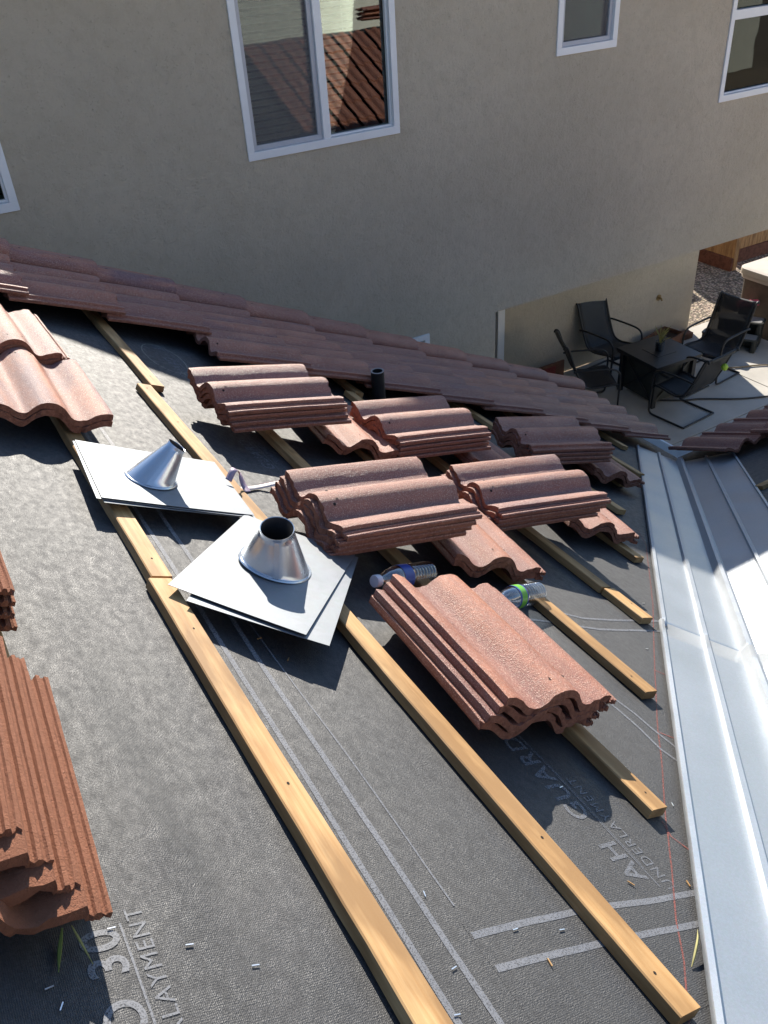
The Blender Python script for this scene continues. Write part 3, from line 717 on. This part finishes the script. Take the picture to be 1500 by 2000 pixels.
def blade(pts, wd, matn, name, label):
    P = [RA @ Vector(p) for p in smooth_path(pts, 6)]; b = MB(); n = len(P)
    b.tube(P, [max(.0006, wd * math.sin(math.pi * (.12 + .86 * i / (n - 1)))) for i in range(n)], 5); o = b.build(name, matn, None, 60); return tag(o, label, 'leaf')
blade([(1.150, .352, .004), (1.165, .362, .012), (1.185, .376, .02), (1.20, .388, .022)], .0022, 'leaf', 'dry_leaf', 'thin yellow green leaf blade by the lower end of the valley')
blade([(.322, .648, .012), (.315, .625, .006), (.308, .600, .006)], .0026, 'green_leaf', 'grass_blade', 'mossy green grass blade left of the shaded batten end')
blade([(.331, .646, .016), (.338, .625, .010), (.345, .600, .005)], .0016, 'leaf', 'grass_blade', 'thin straw blade crossing the shadow below the batten end')

# ---------------------------------------------------------------- water bottles
def bottle(pl, yaw, label, cols, crush=0):
    root = empty('water_bottle', pose(*pl, yaw) @ Matrix.Rotation(R(90), 4, 'Y'), label, 'bottle', 'water bottles lying behind the front stack'); mw = root.matrix_world
    prof = [(.0, .001), (.026, .0), (.030, .006)]
    z = .012
    while z < .085: prof += [(.0305, z), (.0282, z + .004), (.0305, z + .008)]; z += .0115
    prof += [(.0305, .096), (.0303, .128), (.029, .140), (.022, .165), (.0135, .182), (.0125, .190), (.0125, .198)]
    b = MB(); b.lathe(prof, 28); b.build('bottle_body', 'pet', root, 50, mw=mw)
    b = MB(); b.lathe([(.0312, .094), (.0314, .130)], 28, 0); b.lathe([(.03155, .100), (.03155, .124)], 28, 1)
    if cols[1] == cols[0]: b.m = [0] * len(b.f)
    b.build('label_band', list(cols), root, 50, mw=mw)
    b = MB(); b.lathe([(.0148, .192), (.0152, .194), (.0152, .207), (.014, .209), (.0, .209)], 24); b.build('cap', 'cap', root, 40, mw=mw)
    b = MB(); b.lathe([(.0, .004), (.028, .006), (.0275, .08), (.0, .082)], 20); 
    return root
bottle((1.405, 1.415, .033), 193, 'clear water bottle with white cap showing and blue label', ('blue', 'blue'))
bottle((1.722, 1.325, .034), 192, 'clear ribbed water bottle with green and blue label near the batten', ('blue', 'green'))

# ---------------------------------------------------------------- the stucco house beyond
WY = 6.2; SOFZ = -2.42; X0, X1 = -4.0, 9.5; EZ = 1.0; RY = 8.45; XL = 10.56
nb = empty('stucco_house', Matrix.Translation((3, WY, GZ)), 'tan stucco house in shade with white windows and overhanging upper floor', 'house')
wins = dict(left=(.05, 1.20, -.70, .62), big=(2.84, 4.14, -.675, .62), small=(5.70, 6.37, -.315, .45), right=(7.78, 9.2, -.955, .42), low=(3.05, 4.36, -3.6, -2.425))
def wallgrid(b, x0, x1, z0, z1, holes, y, dep=.10):
    xs = sorted({x0, x1, *[h[0] for h in holes], *[h[1] for h in holes]}); zs = sorted({z0, z1, *[h[2] for h in holes], *[h[3] for h in holes]})
    for xa, xb in zip(xs, xs[1:]):
        for za, zb in zip(zs, zs[1:]):
            if any(h[0] <= xa and xb <= h[1] and h[2] <= za and zb <= h[3] for h in holes): continue
            b.quad([(xa, y, za), (xb, y, za), (xb, y, zb), (xa, y, zb)])
    for h in holes:
        for q in (((h[0], h[2]), (h[1], h[2])), ((h[1], h[2]), (h[1], h[3])), ((h[1], h[3]), (h[0], h[3])), ((h[0], h[3]), (h[0], h[2]))):
            (xa, za), (xb, zb) = q; b.quad([(xa, y, za), (xa, y + dep, za), (xb, y + dep, zb), (xb, y, zb)])
b = MB(); wallgrid(b, X0, X1, SOFZ, .519, [wins[k] for k in ('small', 'right')] + [wins[k][:3] + (.519,) for k in ('left', 'big')], WY); wallgrid(b, X0, 6.5, .519, EZ, [(wins[k][0], wins[k][1], .519, wins[k][3]) for k in ('left', 'big')], WY); b.build('upper_wall', 'stucco', nb)
XC = 5.12
b = MB(); wallgrid(b, X0, XC, GZ, SOFZ, [wins['low']], WY)
b.quad([(XC, WY, GZ), (XC, RY, GZ), (XC, RY, SOFZ), (XC, WY, SOFZ)])
wallgrid(b, XC, XL, GZ, SOFZ + .3, [(5.2, 6.98, GZ, -2.75)], RY)
b.quad([(XL, RY, GZ), (XL, RY + 6, GZ), (XL, RY + 6, SOFZ + .3), (XL, RY, SOFZ + .3)])
b.build('lower_wall', 'stucco', nb)
b = MB(); b.quad([(XC, WY, SOFZ), (XC, RY, SOFZ), (X1, RY, SOFZ), (X1, WY, SOFZ)]); b.build('overhang_soffit', 'stucco', nb)
b = MB(); b.quad([(X1, WY, SOFZ), (X1, WY + 8, SOFZ), (X1, WY + 8, .519), (X1, WY, .519)]); b.quad([(X0, WY, GZ), (X0, WY, EZ), (X0, WY + 8, EZ), (X0, WY + 8, GZ)])
b.quad([(X0, WY + 8, GZ), (X0, WY + 8, EZ), (X1, WY + 8, EZ), (X1, WY + 8, GZ)]); b.build('side_wall', 'stucco', nb)
b = MB(); OV = .42
XR, EL = 6.5, .52                                                          # unseen step down in the eave, added to let sun reach the mirrored roof
for xa, xb, ez in ((X0 - .4, XR, EZ), (XR, X1 - .02, EL)):
    b.prism([(xa, WY - OV, ez), (xa, WY + 8.4, ez), (xa, WY + 8.4, ez + .1), (xa, WY + 4, ez + 1.3), (xa, WY - OV, ez + .1)], (xb - xa, 0, 0))
b.build('roof', 'tile', nb)
def frame_bars(b, x0, x1, z0, z1, w, y0, y1, sill=0):
    b.box((x0, y0, z0), (x1, y1, z0 + w + sill)); b.box((x0, y0, z1 - w), (x1, y1, z1)); b.box((x0, y0, z0 + w + sill), (x0 + w, y1, z1 - w)); b.box((x1 - w, y0, z0 + w + sill), (x1, y1, z1 - w))
def window(key, split=None, trans=None, screens=(), blinds=(), glasses=('glass',)):
    x0, x1, z0, z1 = wins[key]; f = .052
    b = MB(); frame_bars(b, x0 + .001, x1 - .001, z0 + .001, z1 - .001, f, WY - .014, WY + .085, .006)
    if split: b.box((split - .03, WY - .008, z0 + f + .006), (split + .03, WY + .07, z1 - f))
    if trans: b.box((x0 + f, WY - .008, trans - .04), (x1 - f, WY + .07, trans + .04))
    fr = b.build('window', 'vinyl', nb, None, .003)
    bays = [(x0 + f, split - .03), (split + .03, x1 - f)] if split else [(x0 + f, x1 - f)]
    for k, (a, c) in enumerate(bays):
        b = MB(); s = .035
        if k in screens:
            frame_bars(b, a + .002, c - .002, z0 + f + .008, z1 - f - .002, s, WY + .014, WY + .045); b.build('sash', 'sash', fr, None, .002)
            b = MB(); b.quad([(a + s, WY + .030, z0 + f + s), (c - s, WY + .030, z0 + f + s), (c - s, WY + .030, z1 - f - s), (a + s, WY + .030, z1 - f - s)]); b.build('insect_screen', 'screen', fr)
        else:
            frame_bars(b, a + .002, c - .002, z0 + f + .008, z1 - f - .002, .014, WY + .02, WY + .05); b.build('sash', 'vinyl', fr, None, .002)
        b = MB(); b.box((a + .002, WY + .056, z0 + f), (c - .002, WY + .060, z1 - f)); b.build('pane', glasses[k % len(glasses)], fr)
        if k in blinds:
            b = MB(); z = z0 + f + .01
            while z < z1 - f:
                b.quad([(a + .004, WY + .085, z), (c - .004, WY + .085, z), (c - .004, WY + .098, z + .028), (a + .004, WY + .098, z + .028)]); 
                b.box((a + .004, WY + .082, z - .0035), (c - .004, WY + .085, z + .0015), 1); z += .047
            for q in (.38, .75):
                xx = a + (c - a) * q; b.box((xx, WY + .079, z0 + f), (xx + .003, WY + .081, z1 - f), 1)
            b.build('blind', ['blind', 'vinyl'], fr)
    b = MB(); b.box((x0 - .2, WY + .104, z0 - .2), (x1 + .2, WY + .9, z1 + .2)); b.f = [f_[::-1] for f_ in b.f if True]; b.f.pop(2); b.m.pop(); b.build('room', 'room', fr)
    return fr
window('left', None, None, (), (0,), ('glass_dull',))
window('big', 3.50, None, (0,), (0, 1), ('glass', 'glass'))
window('small', None, None, (0,), (), ('glass_dull',))
window('right', None, -.215, (), (), ('glass_dull',))
window('low', None, None, (), (), ('glass_dull',))
b = MB(); b.box((6.86, RY - .03, GZ), (6.97, RY + .06, -2.76)); b.box((5.21, RY - .03, -2.86), (6.859, RY + .06, -2.76)); b.box((5.98, RY - .01, GZ), (6.05, RY + .05, -2.861)); dr = b.build('patio_door', 'vinyl', nb, None, .003)
b = MB(); b.box((5.21, RY + .03, GZ + .02), (6.859, RY + .036, -2.861)); b.build('pane', 'glass_dull', dr)
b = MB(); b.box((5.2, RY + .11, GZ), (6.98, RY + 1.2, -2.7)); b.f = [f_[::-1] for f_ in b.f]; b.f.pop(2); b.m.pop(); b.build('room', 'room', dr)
b = MB(); b.tube([(9.83, RY, -4.12), (9.83, RY - .06, -4.12), (9.83, RY - .075, -4.15)], .014, 10); b.lathe([(.045, 0), (.045, .012), (.0, .012)], 16, 0, Matrix.Translation((9.83, RY, -4.12)) @ Matrix.Rotation(R(90), 4, 'X')); b.build('hose_bib', 'brass', nb, 40)

# ---------------------------------------------------------------- ground
b = MB(); b.quad([(-70, -70, GZ - .02), (90, -70, GZ - .02), (90, 90, GZ - .02), (-70, 90, GZ - .02)]); tag(b.build('ground', 'dirt'), kind='structure')
b = MB(); J = [5.0, 6.6, 8.2, 9.95, 11.6, 13.2]; KY = [4.0, 6.12, 8.2]
for xa, xb in ((3.9, 9.92), (9.935, 15)):
    for ya, yb in ((3.2, 6.11), (6.125, 8.44)): b.box((xa, ya, GZ - .06), (xb, yb, GZ))
tag(b.build('patio', 'concrete', None, None, .004), kind='structure')
b = MB(); b.box((10.57, 8.46, GZ - .03), (20, 22, GZ - .01)); tag(b.build('gravel', 'gravel'), 'pale pea gravel strip behind the patio', None, None, 'stuff')
b = MB(); b.box((3.0, 3.9, GZ - .03), (3.89, 6.2, GZ - .012)); tag(b.build('side_path', 'concrete'), kind='structure')

# ---------------------------------------------------------------- fences
def fence(name, p0, p1, label, kick=True):
    p0, p1 = Vector(p0), Vector(p1); d = (p1 - p0); ln = d.length; ang = math.atan2(d.y, d.x)
    root = empty(name, Matrix.Translation((p0.x, p0.y, GZ)) @ Matrix.Rotation(ang, 4, 'Z'), label, 'fence', 'board fences behind the patio'); mw = root.matrix_world
    b = MB(); x = 0; rnd = random.Random(int(p0.x * 10))
    while x < ln - .02: wd = rnd.uniform(.125, .145); b.box((x, -.010 + rnd.uniform(0, .006), .21 if kick else .04), (min(x + wd, ln), .010, 1.85 + rnd.uniform(-.01, .01))); x += wd + .004
    b.build('boards', 'cedar', root, None, 0, mw)
    if kick: b = MB(); b.box((-.02, -.05, -.01), (ln, -.012, .22)); b.build('kickboard', 'redwood', root, None, .004, mw)
    for x in (.0, ln / 2, ln - .09):
        b = MB(); b.box((x, .0105, -.01), (x + .09, .10, 1.8)); b.build('post', 'cedar', root, None, .004, mw)
    b = MB(); b.box((.09, .0105, .30), (ln - .09, .05, .39)); b.box((.09, .0105, 1.4), (ln - .09, .05, 1.49)); b.build('rail', 'cedar', root, None, 0, mw)
fence('board_fence', (13.02, 12.4, 0), (13.02, 9.72, 0), 'honey coloured board fence with dark kickboard beside the gravel')
fence('board_fence', (13.35, 10.0, 0), (18.5, 10.0, 0), 'browner board fence standing behind the hot tub')
fence('board_fence', (8.0, 12.5, 0), (13.0, 12.5, 0), 'unseen board fence behind the tan house shading the gravel', False)  # out of view, added for its shadow on the gravel
pn = empty('pale_house', Matrix.Translation((8, -12, GZ)), 'pale stucco house across the street mirrored in the windows', 'house')
b = MB(); b.box((-6, -18, GZ), (30, -11, 1.6)); b.build('wall', 'pale_wall', pn)
b = MB(); b.prism([(-6.5, -18.5, 1.6), (-6.5, -10.5, 1.6), (-6.5, -14.5, 3.4)], (37, 0, 0)); b.build('roof', 'tile', pn)

# ---------------------------------------------------------------- patio furniture
SL = [(-.485, .955), (-.475, .985), (-.445, .98), (-.42, .94), (-.375, .82), (-.325, .68), (-.275, .56), (-.225, .46), (-.17, .405), (-.08, .385), (.06, .40), (.18, .418), (.245, .41), (.275, .375)]
def make_chair():
    root = empty('patio_chair', Matrix.Identity(4), 'x', 'chair', 'black sling chairs round the fire table'); W2 = .265; PROTO[0] = root
    P = smooth_path([(0, y, z) for y, z in SL], 4)
    b = MB(); nx = 8; vs = []; fs = []
    for i, p in enumerate(P):
        for j in range(nx + 1):
            t = 2 * j / nx - 1; vs.append((t * W2, p[1], p[2] - .012 * (1 - t * t)))
    for i in range(len(P) - 1):
        for j in range(nx): a = i * (nx + 1) + j; fs.append((a, a + 1, a + nx + 2, a + nx + 1))
    b.add(vs, fs); sl_ = b.build('sling', 'sling', root, 60); s = sl_.modifiers.new('t', 'SOLIDIFY'); s.thickness = .004
    for sg in (-1, 1):
        x = sg * (W2 + .012); b = MB()
        b.tube([(x, p[1], p[2]) for p in P], .014, 8)
        b.build('side_rail', 'black_metal', root, 60)
        b = MB(); xa = sg * (W2 + .035)
        b.tube(smooth_path([(xa, -.345, .64), (xa, -.25, .655), (xa, .0, .655), (xa, .16, .645), (xa, .235, .60), (xa, .262, .50), (xa, .262, .30), (xa, .262, .09), (xa, .245, .035), (xa, .19, .015), (xa, 0, .015), (xa, -.29, .015)], 5), .0135, 8)
        b.build('arm_and_runner', 'black_metal', root, 60)
        b = MB(); b.tube([(xa, .262, .36), (sg * (W2 + .012), .23, .40)], .012, 6); b.build('bracket', 'black_metal', root, 60)
    b = MB(); b.tube([(-W2 - .035, -.29, .015), (W2 + .035, -.29, .015)], .0135, 8); b.build('rear_bar', 'black_metal', root, 60)
    b = MB(); b.tube([(-W2, -.18, .375), (W2, -.18, .375)], .012, 8); b.build('cross_bar', 'black_metal', root, 60)
    b = MB(); b.tube([(-W2, .255, .375), (W2, .255, .375)], .012, 8); b.build('cross_bar', 'black_metal', root, 60)
    return root
proto = make_chair()
def place_chair(x, y, rz, label, first=False):
    if first: r = proto
    else:
        r = proto.copy(); col.objects.link(r)
        for ch in proto.children:
            c = ch.copy(); col.objects.link(c); c.parent = r
    r.location = (x, y, GZ); r.rotation_euler = (0, 0, R(rz)); r['label'] = label
place_chair(8.46, 6.62, 5, 'black sling chair seen from behind nearest the roof valley', True)
place_chair(7.72, 7.48, -118, 'black sling chair in profile half hidden by the roof edge')
place_chair(8.55, 8.02, 186, 'black sling chair with its back against the tan wall')
place_chair(9.62, 7.20, 97, 'black sling chair beside the hot tub steps, facing the fire table')
b = MB(); TX, TY = 8.62, 7.24
ft = empty('fire_table', Matrix.Translation((TX, TY, GZ)) @ Matrix.Rotation(R(-3), 4, 'Z'), 'black square fire pit table with crossed side panels between four chairs', 'table'); mw = ft.matrix_world
b = MB(); b.box((-.385, -.385, .585), (.385, .385, .615)); b.box((-.375, -.375, .555), (.375, .375, .5849)); b.build('table_top', 'black_metal', ft, None, .004, mw)
b = MB(); b.box((-.155, -.155, .6155), (.155, .155, .620)); b.build('burner_lid', 'black_metal', ft, None, .002, mw)
b = MB(); b.box((-.29, -.29, .06), (.29, .29, .554)); b.build('cabinet', 'black_plastic', ft, None, 0, mw)
for sx in (-1, 1):
    for s2 in (-1, 1):
        b = MB(); b.prism([(sx * .315 - .03, s2 * .315 - .03, 0), (sx * .315 + .03, s2 * .315 - .03, 0), (sx * .315 + .03, s2 * .315 + .03, 0), (sx * .315 - .03, s2 * .315 + .03, 0)], (0, 0, .554)); b.build('leg', 'black_metal', ft, None, .003, mw)
for k in range(4):
    q = mw @ Matrix.Rotation(R(90 * k), 4, 'Z'); b = MB()
    b.tube([(-.285, -.305, .06), (.285, -.305, .54)], .012, 6); b.tube([(-.285, -.312, .54), (.285, -.312, .06)], .012, 6); b.build('cross_brace', 'black_metal', ft, 60, 0, q)
pj = empty('potted_plant', mw @ Matrix.Translation((.0, .0, .621)), 'straggly plant in a clear glass jar on the fire table', 'plant'); pm = pj.matrix_world
b = MB(); b.lathe([(.0, .002), (.055, .002), (.060, .13), (.058, .13), (.052, .006), (.0, .006)], 20); b.build('glass_jar', 'pet', pj, 40, mw=pm)
b = MB(); b.lathe([(.0, .008), (.050, .008), (.053, .07), (.0, .072)], 16); b.build('soil', 'soil', pj, 40, mw=pm)
rnd = random.Random(3)
b = MB()
for k in range(26):
    a = rnd.uniform(0, 6.28); r_ = rnd.uniform(.03, .13); h = rnd.uniform(.12, .27)
    P = smooth_path([(0, 0, .07), (r_ * .35 * math.cos(a), r_ * .35 * math.sin(a), .07 + h * .6), (r_ * math.cos(a), r_ * math.sin(a), .07 + h)], 4)
    b.tube(P, [.003] * (len(P) - 4) + [.005, .006, .004, .001], 4)
b.build('foliage', 'leaf', pj, 60, mw=pm)

# planter box, cup, panel against the wall
pb = empty('planter_box', Matrix.Translation((9.72, 8.18, GZ)) @ Matrix.Rotation(R(12), 4, 'Z'), 'low brown planter box on the concrete against the tan wall', 'planter'); mw = pb.matrix_world
b = MB(); frame_bars(b, -.32, .32, 0, .22, .02, -.16, .16); b = MB(); b.box((-.32, -.17, 0), (.32, -.15, .2)); b.box((-.32, .15, 0), (.32, .17, .2)); b.box((-.32, -.15, 0), (-.30, .15, .2)); b.box((.30, -.15, 0), (.32, .15, .2)); b.build('box', 'rust', pb, None, 0, mw)
b = MB(); b.box((-.299, -.149, .02), (.299, .149, .14)); b.build('soil', 'soil', pb, None, 0, mw)
b = MB()
for k in range(14):
    a = rnd.uniform(0, 6.28); x = rnd.uniform(-.25, .25); b.tube([(x, 0, .13), (x + .1 * math.cos(a), .1 * math.sin(a), rnd.uniform(.2, .3))], [.004, .002], 4)
b.build('twigs', 'leaf', pb, None, 0, mw)
b = MB(); b.lathe([(.0, 0), (.045, 0), (.055, .13), (.05, .135), (.0, .13)], 16, 0, Matrix.Translation((10.12, 8.28, GZ))); tag(b.build('white_tub', 'cap', None, 40), 'small white tub on the patio near the wall corner', 'tub')
b = MB(); b.box((10.18, 8.16, GZ), (10.36, 8.30, GZ + .09)); tag(b.build('wood_block', 'rust', None, None, .006), 'brown block on the patio by the wall corner', 'block')
b = MB(); b.box((7.48, 8.27, GZ), (7.92, 8.30, GZ + .30), 0, Matrix.Translation((0, -.0, 0))); rp = b.build('leaning_panel', 'rust', None, None, .004); tag(rp, 'brown framed panel leaning on the tan wall near the door', 'panel')
b = MB(); b.box((7.52, 8.263, GZ + .04), (7.76, 8.2695, GZ + .26)); b.build('red_insert', 'red_panel', rp)

# hot tub and steps
ht = empty('hot_tub', Matrix.Translation((12.15, 7.15, GZ)), 'dark hot tub with tan padded cover at the right edge', 'hot tub'); mw = ht.matrix_world
def rrect(x0, x1, y0, y1, r, n=5):
    out = []
    for cx, cy_, a0 in ((x1 - r, y1 - r, 0), (x0 + r, y1 - r, 90), (x0 + r, y0 + r, 180), (x1 - r, y0 + r, 270)):
        out += [(cx + r * math.cos(R(a0 + 90 * k / n)), cy_ + r * math.sin(R(a0 + 90 * k / n))) for k in range(n + 1)]
    return out
b = MB(); b.prism([(x, y, 0) for x, y in rrect(-1.03, 1.03, -.93, .93, .12)], (0, 0, .80)); b.build('cabinet', 'cabinet', ht, 40, 0, mw)
b = MB(); b.prism([(x, y, .801) for x, y in rrect(-1.07, 1.07, -.97, .97, .15)], (0, 0, .06)); b.build('shell_rim', 'cover', ht, 40, .01, mw)
b = MB(); b.prism([(x, y, .862) for x, y in rrect(-1.09, 1.09, -.99, .99, .16)], (0, 0, .09)); b.build('cover', 'cover', ht, 40, .02, mw)
def steps(x, y, rz, label, sc_=1):
    root = empty('tub_steps', Matrix.Translation((x, y, GZ)) @ Matrix.Rotation(R(rz), 4, 'Z') @ Matrix.Scale(sc_, 4), label, 'steps', 'plastic hot tub steps'); mw = root.matrix_world
    b = MB()
    for k, (ya, yb, h) in enumerate(((-.30, -.02, .20), (-.02, .28, .40))):
        for xa, xb in ((-.36, -.27), (.27, .36)): b.prism([(q[0], q[1], 0) for q in rrect(xa, xb, ya + .01, yb - .01, .03)], (0, 0, h))
        b.box((-.27, ya + .20, .02), (.27, ya + .22, h))
        b.prism([(q[0], q[1], h + .0005) for q in rrect(-.38, .38, ya, yb - .002, .06)], (0, 0, .03))
    b.build('step_frame', 'black_plastic', root, 40, .006, mw)
    for ya, yb, h in ((-.30, -.02, .232), (-.02, .28, .432)):
        b = MB(); b.prism([(q[0], q[1], h) for q in rrect(-.34, .34, ya + .03, yb - .03, .04)], (0, 0, .003)); b.build('tread', 'grey_tread', root, None, 0, mw)
steps(10.68, 7.62, -62, 'black two step hot tub stairs with a sunlit grey tread', .85); steps(10.22, 7.62, -70, 'dark low step stool seen through the mesh chair back', .62)
b = MB(); b.tube([(10.85, 7.85, GZ + .50), (11.35, 7.62, GZ + .50)], .05, 14); nd = b.build('foam_roll', 'pink', None, 40); tag(nd, 'pink foam roll lying on the hot tub steps', 'foam roll')
b = MB(); b.lathe([(.02, 0), (.045, .01), (.05, .05), (.03, .085), (.0, .09)], 14, 0, Matrix.Translation((10.55, 7.95, GZ + .436))); tag(b.build('tub_valve', 'black_plastic', None, 40), 'round dark knob standing on the hot tub steps', 'knob')
b = MB(); b.lathe([(.0, -.045), (.03, -.034), (.045, 0), (.03, .034), (.0, .045)], 14, 0, Matrix.Translation((8.63, 6.2, GZ + .77))); tag(b.build('lime_ball', 'lime', None, 60), 'lime green ball hanging on the nearest chair back', 'ball')
b = MB(); b.tube(smooth_path([(8.45, 7.05, GZ + .014), (8.75, 6.82, GZ + .014), (8.95, 6.72, GZ + .014), (9.35, 6.42, GZ + .014), (9.75, 6.22, GZ + .014), (10.4, 5.9, GZ + .014), (11.2, 5.7, GZ + .014)], 8), .012, 8); tag(b.build('black_cable', 'hose', None, 60), 'black cable running from the fire table across the concrete', 'cable')
b = MB(); b.tube(smooth_path([(9.75, 7.35, GZ + .014), (10.0, 7.1, GZ + .014), (10.4, 6.9, GZ + .014), (10.8, 6.55, GZ + .014), (11.6, 6.2, GZ + .014)], 8), .011, 8); tag(b.build('tan_hose', 'tan_hose', None, 60), 'tan garden hose curving over the sunlit concrete', 'hose')
